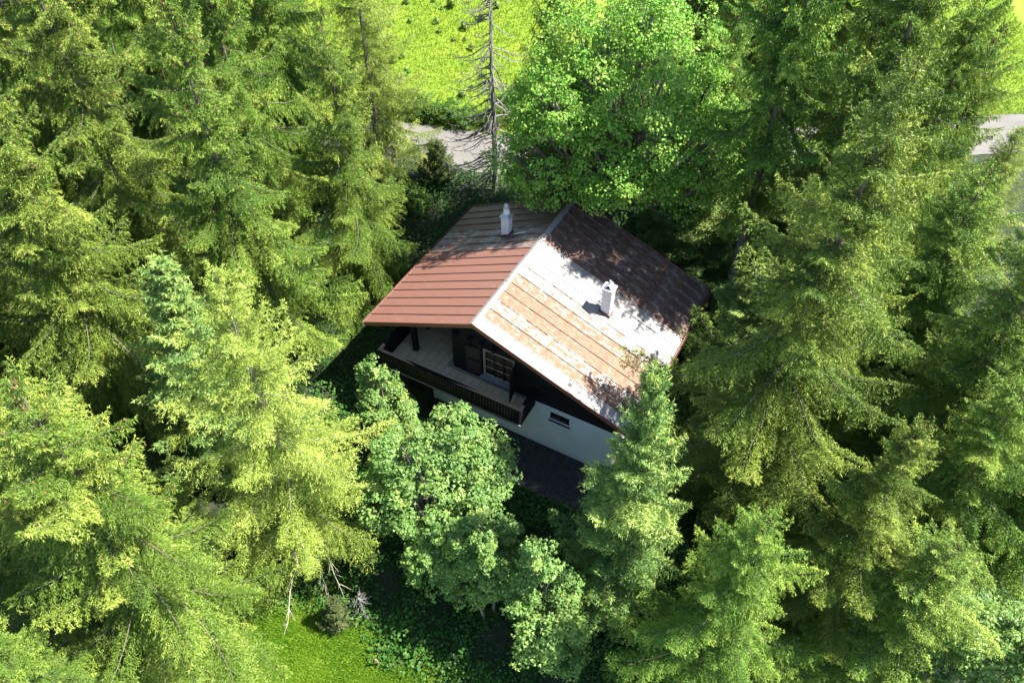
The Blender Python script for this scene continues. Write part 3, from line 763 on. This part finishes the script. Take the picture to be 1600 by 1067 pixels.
def dead_conifer(seed, H, R, z0=.2, mat_='dead', nbr=90, sidebias=None, trunk_r=.013, up=.6):
    rng = np.random.default_rng(seed)
    tz = np.linspace(-.4, H, 12); tp = np.stack([.05*np.sin(tz*.5), .05*np.cos(tz*.4), tz], 1)
    tv, tq = tubes([tp], [np.maximum(.02, trunk_r*H*(1-tz/H*.9))], 9)
    paths = []; rad = []
    for i in range(nbr):
        zf = rng.uniform(z0, .99); z = zf*H; a = rng.uniform(0, 6.283)
        if sidebias is not None and rng.uniform() < .5: a = sidebias + rng.normal()*.7
        Lx = R*(1-zf)**.45*rng.uniform(.4, 1.1)+.15; t = np.linspace(0, 1, 9)
        e = np.radians(-20 - 18*np.sin(np.pi*t) + 75*up*np.clip(t-.35, 0, 1)*1.6 + rng.normal()*6)
        az = a + np.cumsum(rng.normal(size=9)*.05)
        P = np.array([tp[0, 0], tp[0, 1], z]) + np.cumsum(np.stack([np.cos(e)*np.cos(az), np.cos(e)*np.sin(az), np.sin(e)], 1)*Lx/8, 0)
        P[0] = [0, 0, z]; paths.append(P); rad.append((.016+.012*Lx)*(1-.85*t)+.005)
        for k in range(int(Lx*13)):
            j = rng.integers(2, 9); ln = rng.uniform(.12, .5)*(1.1-j/12)
            dd = norm((P[min(8, j)]-P[j-1]) + rng.normal(size=3)*.07*Lx + np.array([0, 0, .02]))
            s = np.linspace(0, 1, 4)[:, None]; pp = P[j] + dd*s*ln + rng.normal(size=3)*s**2*.12*ln + np.array([0, 0, -.15])*s**2*ln
            paths.append(pp); rad.append(.007*(1-.6*s[:, 0])+.002)
    bv, bq = tubes(paths, rad, 3)
    return {'trunk': npmesh('trunk', tv, tq, M[mat_], smooth=True, quads=True), 'branches': npmesh('branches', bv, bq, M[mat_], smooth=True, quads=True)}

def plant(name, parts, u, v, label, cat, group, rot=0., sc=1., scz=None, tilt=(0, 0), dz=0., vis=None):
    r = link(name, None); r.empty_display_size = .3
    r.location = (u, v, float(gz(u, v)) + dz); r.rotation_euler = (tilt[0], tilt[1], rot); r.scale = (sc, sc, scz or sc)
    tag(r, label, cat, group)
    for n_, me in parts.items():
        o = link(n_, me, r)
        if n_ in ('crown', 'cones'): o['kind'] = 'stuff'
    return r

# ------------------------------------------------------------------ vegetation
NA = (.108, .030, 2)
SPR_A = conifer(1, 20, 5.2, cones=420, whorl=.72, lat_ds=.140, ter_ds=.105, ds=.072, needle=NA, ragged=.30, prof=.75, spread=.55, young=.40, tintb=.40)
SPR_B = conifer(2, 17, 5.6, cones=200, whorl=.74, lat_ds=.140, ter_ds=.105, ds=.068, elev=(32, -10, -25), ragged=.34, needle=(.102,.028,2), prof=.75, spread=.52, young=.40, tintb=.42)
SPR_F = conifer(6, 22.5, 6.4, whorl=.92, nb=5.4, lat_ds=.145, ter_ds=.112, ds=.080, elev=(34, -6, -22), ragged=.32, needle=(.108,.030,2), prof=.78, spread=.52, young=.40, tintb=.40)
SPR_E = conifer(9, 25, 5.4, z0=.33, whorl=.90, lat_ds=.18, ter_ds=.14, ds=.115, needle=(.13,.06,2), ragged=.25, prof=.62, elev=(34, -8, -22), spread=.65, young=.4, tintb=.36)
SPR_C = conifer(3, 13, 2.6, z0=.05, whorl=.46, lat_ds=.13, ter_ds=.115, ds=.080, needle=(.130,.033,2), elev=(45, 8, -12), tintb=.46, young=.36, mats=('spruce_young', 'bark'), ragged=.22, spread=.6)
SPR_D = SPR_B
LAR_A = conifer(4, 17, 4.4, z0=.12, whorl=.50, nb=5, kind='larch', lat_ds=.13, ter_ds=.23, needle=(.100,.024,2), ds=.076, elev=(40, 0, -14), tintb=.40, young=.30, mats=('larch', 'bark_grey'), ragged=.36, bare=.1, prof=.8, spread=.75)
def lumpy(seed, main, n, rs=(.28, .45), up=.35):
    """main lobes plus smaller satellites on their surfaces: an uneven outline"""
    g = np.random.default_rng(seed); out = []
    for (x, y, z, a, b, c) in main:
        out.append((x, y, z, a, b, c))
        for _ in range(n):
            d = g.normal(size=3); d[2] += up; d /= np.linalg.norm(d); k = g.uniform(*rs)
            out.append((x+d[0]*a*.92, y+d[1]*b*.92, z+d[2]*c*.92, a*k, b*k, c*k*g.uniform(.9, 1.5)))
    return out
MAP_A = broadleaf(11, lumpy(1, [(0,0,9.0,3.7,3.6,3.5), (-2.6,-1.2,7.6,2.6,2.5,2.3), (2.8,-.8,7.4,2.7,2.6,2.4), (.3,-2.6,8.2,2.8,2.2,2.1), (1.2,2.2,8.0,3.0,2.7,2.8), (-1.6,1.2,10.6,2.3,2.3,2.3), (1.6,-.4,11.2,2.3,2.2,2.2), (-3.2,1.0,5.6,1.9,1.9,1.6), (3.4,1.2,5.4,1.9,1.9,1.6), (-.6,-3.6,8.0,1.8,1.4,1.2), (-2.5,-1.9,10.3,2.1,1.9,1.7), (-3.3,-.7,9.3,1.7,1.7,1.6)], 4, (.30, .46)), 4.2, 1900, 58, .115, .45, trunk_r=.3, shape='oval', shell=.75, tintb=.56)
MAP_B = broadleaf(12, lumpy(2, [(0,0,4.4,2.1,2.0,1.8), (-1.5,.6,3.9,1.4,1.3,1.4), (1.6,.5,4.2,1.35,1.3,1.3), (.5,-1.7,3.1,1.6,1.4,1.5), (-.9,.8,5.9,.9,.85,1.2), (1.0,.9,6.1,.8,.8,1.2), (1.3,-2.4,2.0,1.1,1.0,1.0), (-.9,-1.9,2.3,1.0,.9,1.0)], 5, (.26, .46), .5), 2.2, 620, 56, .120, .34, mats=('maple_pale', 'maple_bark'), trunk_r=.13, stems=2, shell=.8)
MAP_C = broadleaf(13, lumpy(3, [(0,0,3.4,.95,.9,1.5), (.15,.2,5.2,.5,.5,1.2), (-.75,-.4,2.5,.75,.7,.9), (.8,-.3,2.6,.75,.7,.9), (.4,-.9,1.7,.8,.7,.7), (-.4,-1.2,1.3,.7,.6,.6)], 5, (.3, .5), .5), 1.6, 300, 54, .115, .28, mats=('maple_pale', 'maple_bark'), trunk_r=.08, stems=2, shell=.8)
SHRUB = broadleaf(14, [(0,0,.75,.8,.8,.7), (.5,.3,.6,.6,.6,.5), (-.5,-.1,.6,.6,.6,.5)], .35, 70, 40, .10, .24, mats=('shrub', 'maple_bark'), trunk_r=.03, stems=3, shape='oval')
PINE = conifer(15, 2.6, .85, z0=.04, whorl=.2, nb=5, elev=(60, 35, 10), lat_ds=.09, ter_ds=.09, needle=(.09,.022,3), ds=.05, mats=('pine', 'bark'), young=.2)
DEAD = dead_conifer(21, 18, 3.0, z0=.08, nbr=170, sidebias=math.pi, trunk_r=.0105)

G1, G2, G3 = 'spruces around the chalet', 'larches around the chalet', 'maples around the chalet'
spr = 'spruce_tree'
HT = {id(SPR_A): 20, id(SPR_B): 17, id(SPR_C): 13, id(SPR_E): 25, id(SPR_F): 22.5}
def spruce(parts, u, v, H, r, rot, label):
    """r = radial scale factor"""
    plant(spr, parts, u, v, label, 'spruce', G1, rot=rot, sc=r, scz=H/HT[id(parts)])
spruce(SPR_C, 4.0, 15.9, 15, 1.10, .3, 'pointed young blue-green spruce in front of the basement corner, touching the roof edge')
spruce(SPR_F, 10.6, 19.0, 22.5, 1.0, 1.1, 'huge dominant spruce with boughs sweeping from the right eave down the slope')
spruce(SPR_B, 14.2, 24.0, 13, .80, 1.9, 'spruce beside the right eave, behind the huge dominant spruce')
spruce(SPR_C, 12.0, 27.0, 8.5, 1.3, 2.9, 'low shaded spruce close to the right rear corner of the roof')
spruce(SPR_A, 17.6, 19.4, 17, .90, .4, 'dense tall spruce beyond the huge dominant spruce, towards the right forest edge')
spruce(SPR_A, 16.5, 30.2, 17, .85, 1.1, 'cone-shaped spruce uphill of the spruce beside the right eave')
spruce(SPR_B, 7.6, 12.2, 13, .72, 5.1, 'low spruce at the foot of the huge dominant spruce')
spruce(SPR_D, 14.4, 12.6, 10.5, .85, 4.1, 'lower spruce between the huge dominant spruce and the silvery pale maple')
spruce(SPR_C, 9.4, 34.8, 10, 1.5, .9, 'low dark spruce under the right side of the big maple')
spruce(SPR_C, 13.0, 36.0, 12, 1.5, 2.2, 'low shaded spruce between the big maple and the very tall dark spruce')
spruce(SPR_A, 12.6, 14.6, 14, .72, 2.6, 'spruce filling the gap beside the huge dominant spruce, uphill of the lower one')
spruce(SPR_B, 16.6, 16.4, 14, .78, .2, 'spruce in the shade between the dense tall spruce and the lower one')
spruce(SPR_D, 18.2, 25.4, 15, .9, 5.0, 'spruce beside the grey-green feathery larch near the road')
spruce(SPR_E, 11.9, 31.7, 26, .78, .8, 'very tall dark spruce right behind the rear corner of the roof')
spruce(SPR_E, 14.8, 29.2, 24, .85, 3.0, 'tall spruce between the rear roof corner and the cone-shaped spruce uphill')
spruce(SPR_A, 12.0, 41.0, 14, .80, 2.2, 'dark spruce right of the big maple below the road')
spruce(SPR_B, 18.2, 38.5, 16, .85, 2.9, 'broad dark spruce on the bank below the road')
spruce(SPR_D, 22.6, 35.5, 16, .85, 5.4, 'spruce on the bank beside the open corner of the meadow')
spruce(SPR_D, 2.2, 38.9, 18, .60, 3.6, 'dark spruce squeezed between the dead grey tree and the big maple')
spruce(SPR_B, 20.0, 33.4, 19, .80, 1.7, 'tall spruce between the cone-shaped spruce and the road bank')
for q, (u_, v_, h_, lab) in enumerate([(8.6, 51.8, 14, 'spruce beyond the road behind the big maple'), (12.6, 53.0, 18, 'tall dark spruce beyond the road, right of the big maple'),
     (16.5, 51.5, 19, 'spruce beyond the road behind the broad dark bank spruce'), (21.5, 53.0, 20, 'spruce beyond the road, second from the open meadow corner'),
     (26.5, 51.8, 17, 'spruce beyond the road at the edge of the open meadow corner')]):
    spruce((SPR_A, SPR_D, SPR_B)[q % 3], u_, v_, h_, .85, q*1.3, lab)
spruce(SPR_B, 21.3, 20.2, 16, .85, 4.4, 'spruce at the right forest edge above the silvery pale maple')
spruce(SPR_A, 22.4, 24.4, 16, .85, 2.5, 'spruce at the right forest edge downhill of the grey-green larch')
spruce(SPR_D, 20.0, 15.8, 12.5, .85, 1.5, 'spruce close behind the silvery pale maple')
# left forest
for q, (u_, v_, h_, lab) in enumerate([(-16.5, 54.0, 21, 'spruce beyond the road behind the bright roadside larch'), (-22.5, 55.5, 22, 'spruce beyond the road behind the left forest'),
     (-29.0, 56.0, 22, 'tall spruce beyond the road behind the far left forest'), (-23.5, 44.6, 22, 'spruce on the near road verge behind the left forest'),
     (-29.5, 42.5, 23, 'tall spruce on the near road verge at the far left of the forest'), (-35.5, 40.0, 24, 'outermost tall spruce of the left forest'), (-31.0, 25.5, 22, 'spruce at the outer downhill corner of the left forest')]):
    spruce((SPR_D, SPR_A, SPR_B)[q % 3], u_, v_, h_, .92, q*2.1+.4, lab)
spruce(SPR_D, -8.4, 34.0, 17, .78, .2, 'slim spruce with a dark pointed top at the clearing left of the red roof slope')
spruce(SPR_A, -12.6, 29.0, 20, .92, 1.4, 'tall spruce behind the front larch, beside the slim dark-topped spruce')
spruce(SPR_B, -14.0, 36.5, 22, .90, 2.3, 'very tall spruce behind the slim dark-topped spruce')
spruce(SPR_A, -19.0, 32.0, 23, 1.0, 3.8, 'very tall cone-laden spruce in the middle of the left forest')
spruce(SPR_D, -18.0, 24.0, 20, 1.02, 4.6, 'tall spruce between the front larch and the left forest edge')
spruce(SPR_A, -25.0, 27.0, 22, 1.0, 5.2, 'cone-laden spruce at the outer edge of the left forest')
spruce(SPR_B, -24.0, 37.0, 24, .92, 1.0, 'very tall broad spruce at the back of the left forest')
spruce(SPR_D, -30.0, 32.5, 24, 1.0, .6, 'tall spruce at the far left of the forest behind the cone-laden ones')
spruce(SPR_A, -19.0, 41.0, 23, .88, 2.7, 'tall spruce at the back of the left forest near the road')
spruce(SPR_D, -13.4, 42.5, 20, .85, 4.4, 'spruce beside the bright roadside larch')
spruce(SPR_B, -23.5, 20.0, 17, .95, .6, 'shaded spruce behind the spreading pale spruce')
spruce(SPR_C, -12.8, 22.6, 13, 1.35, 5.0, 'lower spruce tucked close behind the front larch')
spruce(SPR_B, -13.0, 13.2, 18, 1.0, .9, 'spreading pale spruce with long boughs over the lawn')
spruce(SPR_D, -18.6, 15.5, 17, 1.0, 5.7, 'spruce next to the spreading pale spruce at the forest edge')
spruce(SPR_A, -16.0, 10.0, 11.5, .62, 2.2, 'low spruce at the outer foot of the spreading pale spruce')
# larches
larch_front = plant('larch_tree', LAR_A, -8.8, 17.8, 'large yellow-green feathery larch in front of the left forest', 'larch', G2, rot=.5)
plant('larch_tree', LAR_A, -8.4, 42.8, 'bright larch by the road beside the meadow', 'larch', G2, rot=2.4, sc=.98)
plant('larch_tree', LAR_A, 26.6, 36.3, 'grey-green feathery larch beside the road on the right edge of the wood', 'larch', G2, rot=4.0, sc=.85, scz=.6)
plant('larch_tree', LAR_A, 23.4, 40.0, 'small feathery larch on the bank in front of the meadow corner', 'larch', G2, rot=1.2, sc=.62, scz=.62)
# maples
plant('maple_tree', MAP_A, 5.5, 35.5, 'big bright green maple behind the chalet roof', 'maple', G3, rot=.0, sc=1.12, scz=1.28)
plant('maple_tree', MAP_B, -3.1, 17.9, 'pale green maple growing in front of the balcony', 'maple', G3, rot=.4, sc=1.10)
plant('maple_tree', MAP_C, 1.1, 13.7, 'slender pale maple sapling below the balcony maple', 'maple', G3, rot=1.0, sc=1.2)
plant('maple_tree', MAP_C, -1.0, 14.9, 'low maple clump between the balcony maple and the slender sapling', 'maple', G3, rot=3.6, sc=1.05)
plant('maple_tree', MAP_C, -6.0, 22.9, 'small maple at the left corner of the balcony', 'maple', G3, rot=2.0, sc=1.02)
plant('maple_tree', MAP_B, 17.6, 12.2, 'silvery pale maple at the edge of the right spruces', 'maple', G3, rot=2.6, sc=1.0)
# dead tree
plant('dead_tree', DEAD, -1.1, 41.6, 'dead grey conifer with bare drooping branches beside the road', 'dead tree', None, rot=.0)
# small pine and shrubs
plant('small_pine', PINE, -4.75, 42.9, 'small bushy pine on the bank at the edge of the road', 'pine', None, rot=.3, sc=1.5, scz=1.0)
plant('small_pine', PINE, -7.5, 14.6, 'small yellowish pine under the hanging dead larch boughs', 'pine', None, rot=2.3, sc=.75)
rs = random.Random(31)
for i in range(9):
    u = -9.2 + i*1.05 + rs.uniform(-.25, .25); v = float(road_c(u)) + 3.1 + rs.uniform(-.2, .5)
    plant('shrub', SHRUB, u, v, 'leafy low shrub in the row along the far edge of the road', 'shrub', 'shrubs lining the far road edge', rot=rs.uniform(0, 6), sc=rs.uniform(.75, 1.15))
for (u, v, s) in ((-6.7, 41.2, 1.0), (-5.9, 40.2, .9), (-8.0, 41.0, .9)):
    plant('shrub', SHRUB, u, v, 'sunlit leafy shrub on the bank below the road', 'shrub', 'shrubs on the bank', rot=rs.uniform(0, 6), sc=s)

# ------------------------------------------------------------------ grass and ground cover
rng = np.random.default_rng(77)
def frustum_ok(u, v, z, m=40):
    d = np.stack([u, v, z-32.617], -1); p = R_(47.084); c, s = math.cos(p), math.sin(p)
    wv = d[:, 1]*c - d[:, 2]*s; y = d[:, 1]*s + d[:, 2]*c
    return (np.abs(u/wv) < (800+m)/1244.4) & (np.abs(y/wv) < (533+m)/1244.4)
def grass(name, u, v, ln, wd, label):
    z = gz(u, v); k = len(u)
    P = np.stack([u, v, z-.01], -1); a = rng.uniform(0, 6.28, k)
    lean = rng.normal(size=(k, 2))*.45
    tipv = P + np.stack([lean[:, 0]*ln, lean[:, 1]*ln, ln*rng.uniform(.6, 1.1, k)], -1)
    s = np.stack([np.cos(a), np.sin(a), 0*a], -1)*(wd*.5)
    V = np.stack([P-s, P+s, tipv], 1).reshape(-1, 3)
    ti = np.clip(.45 + .16*nz(u, v, 1.0) + rng.normal(size=k)*.13, 0, 1)
    o = link(name, npmesh(name, V, np.arange(3*k).reshape(-1, 3), M['grass'], np.repeat(ti, 3)))
    return tag(o, label, 'grass', kind='stuff')
u = rng.uniform(-16, 40, 420000); v = rng.uniform(46, 80, 420000)
ok = frustum_ok(u, v, gz(u, v)) & (v > road_c(u) + 2.2) & ((u < 2.5) | (u > 24))
u, v = u[ok][:75000], v[ok][:75000]
grass('meadow_grass', u, v, rng.uniform(.12, .34, len(u)), .05, 'bright green alpine meadow grass beyond the road')
u = rng.uniform(-16, 4, 260000); v = rng.uniform(8.5, 17, 260000)
ok = frustum_ok(u, v, gz(u, v)) & (meadow_mask(u, v) > rng.uniform(size=len(u)))
u, v = u[ok][:70000], v[ok][:70000]
grass('lawn_grass', u, v, rng.uniform(.08, .26, len(u)), .03, 'bright lawn grass below the front larch')

# leafy undergrowth on the bank and round the house
k = 260000
u = rng.uniform(-12, 13, k); v = np.where(rng.uniform(size=k) < .65, rng.uniform(9, 25, k), rng.uniform(25, 44, k))
hx = (u-HU)*math.cos(YAW) - (v-HV)*math.sin(YAW); hy = (u-HU)*math.sin(YAW) + (v-HV)*math.cos(YAW)
inh = (hx > -4.9) & (hx < 7.2) & (hy > -2.1) & (hy < 10)
ok = ~inh & (v < road_c(u)-2.5) & (meadow_mask(u, v) < rng.uniform(.1, 1, k)) & frustum_ok(u, v, gz(u, v))
cl = nz(u, v, .7) + .5*nz(u*2, v*2, 2.)
ok &= cl > rng.normal(size=k)*.6 - 1.2
u, v, cl = u[ok][:70000], v[ok][:70000], cl[ok][:70000]
bank = np.clip((v-33)/4, 0, 1)
h = rng.uniform(.02, 1, len(u))**.8*(.35 + .35*np.clip(cl, 0, 1) + .35*bank)
Pc = np.stack([u, v, gz(u, v) + h], -1)
V, Tt, ti = leaves(Pc, np.tile([[0, 0, 1.]], (len(u), 1)), rng, .15, .48 + .15*cl + rng.normal(size=len(u))*.14, 'oval', jit=.6)
tag(link('undergrowth', npmesh('undergrowth', V, Tt, M['cover'], ti)), 'dark leafy undergrowth covering the bank and the shaded forest floor', 'undergrowth', kind='stuff')

# broad-leaved herbs dotted over the meadow
hb = []
for q in range(2):
    r2 = np.random.default_rng(200+q); n = 34
    a = r2.uniform(0, 6.28, n); e = r2.uniform(.2, 1.2, n); rr_ = r2.uniform(.05, .22, n)
    P = np.stack([np.cos(a)*rr_, np.sin(a)*rr_, .08 + .35*r2.uniform(size=n)*(1-rr_*2.5)], -1)
    V, Tt, ti = leaves(P, np.stack([np.cos(a)*.5, np.sin(a)*.5, np.ones(n)], -1), r2, .22, r2.uniform(.2, .9, n), 'oval', jit=.35)
    hb.append(npmesh('meadow_herb', V, Tt, M['herb'], ti))
cnt = 0
while cnt < 60:
    u, v = rs.uniform(-10, -1), rs.uniform(52, 74)
    if rs.random() < .25: u, v = rs.uniform(31, 41), rs.uniform(52, 70)
    if not frustum_ok(np.array([u]), np.array([v]), gz(np.array([u]), np.array([v])))[0]: cnt += .05; continue
    o = link('meadow_herb', hb[rs.randrange(2)]); o.location = (u, v, float(gz(u, v))); o.rotation_euler = (0, 0, rs.uniform(0, 6)); s = rs.uniform(.7, 1.5); o.scale = (s, s, s)
    tag(o, 'broad-leaved herb tuft standing in the meadow grass', 'herb', 'herb tufts in the meadow'); cnt += 1

# hanging dead boughs below the front larch
def bough(name, pts, r0, tw, label, m_='pale_wood', seed=1):
    g = np.random.default_rng(seed); P = np.array(pts, float); n = len(P)
    t = np.linspace(0, 1, n); paths = [P]; rad = [r0*(1-.8*t)+.006]
    for i in range(tw):
        j = g.integers(n//3, n); ln = g.uniform(.15, .55); dd = norm(g.normal(size=3)*np.array([1, 1, .5]) + (P[j]-P[j-1])/np.linalg.norm(P[j]-P[j-1]))
        s = np.linspace(0, 1, 4)[:, None]; paths.append(P[j] + dd*s*ln - np.array([0, 0, .3])*s**2*ln); rad.append(.009*(1-.7*s[:, 0])+.003)
    v_, q_ = tubes(paths, rad, 5)
    return tag(link(name, npmesh(name, v_, q_, M[m_], smooth=True, quads=True)), label, 'dead branch')

def pix(px, py, z):                       # pixel of the photograph -> point at height z
    p = R_(47.084); c, s_ = math.cos(p), math.sin(p); x = (px-800)/1244.4; y = (533.5-py)/1244.4
    d = (x, c + y*s_, -s_ + y*c); t = (z-32.617)/d[2]; return np.array([d[0]*t, d[1]*t, z])
def larch_bough(pts, seed, r=.035, tw=16):
    o = bough('dead_bough', pts, r, tw, None, seed=seed); del o['category']
    o.parent = larch_front; bpy.context.view_layer.update(); o.matrix_parent_inverse = larch_front.matrix_world.inverted()
def curve(a, b, sagz, n=9, wob=.06, seed=0):
    g = np.random.default_rng(seed); t = np.linspace(0, 1, n)[:, None]; P = np.array(a)*(1-t) + np.array(b)*t
    P[:, 2] += np.sin(t[:, 0]*np.pi)*sagz; P[1:] += g.normal(size=(n-1, 3))*wob*.6; return P
gl = float(gz(-8.8, 17.8))
larch_bough(curve((-8.8, 17.8, gl+3.2), pix(447, 975, 1.0), .3, seed=3), 3)
larch_bough(curve((-8.8, 17.8, gl+3.6), pix(530, 912, 1.4), .45, seed=4), 4)
larch_bough(curve((-8.8, 17.8, gl+2.8), pix(512, 925, .6), .3, seed=5), 5, .025, 10)
tw = dead_conifer(33, 1.5, .9, z0=.1, mat_='dead', nbr=26, up=.2, trunk_r=.02)
plant('dead_shrub', tw, *pix(566, 952, -.6)[:2], 'bare grey dead shrub beside the small yellowish pine', 'dead shrub', None, rot=1.)
# wooden post on the lawn edge
z = float(gz(-5.6, 12.9))
po = MB().cyl(0, 0, -.3, .75, .055, .05, 9).cyl(0, 0, .75, .79, .05, .02, 9).obj('wooden_post', M['post_wood'])
po.location = (-5.6, 12.9, z); po.rotation_euler = (.1, -.12, .4)
tag(po, 'short weathered wooden post at the edge of the sunny lawn', 'post')
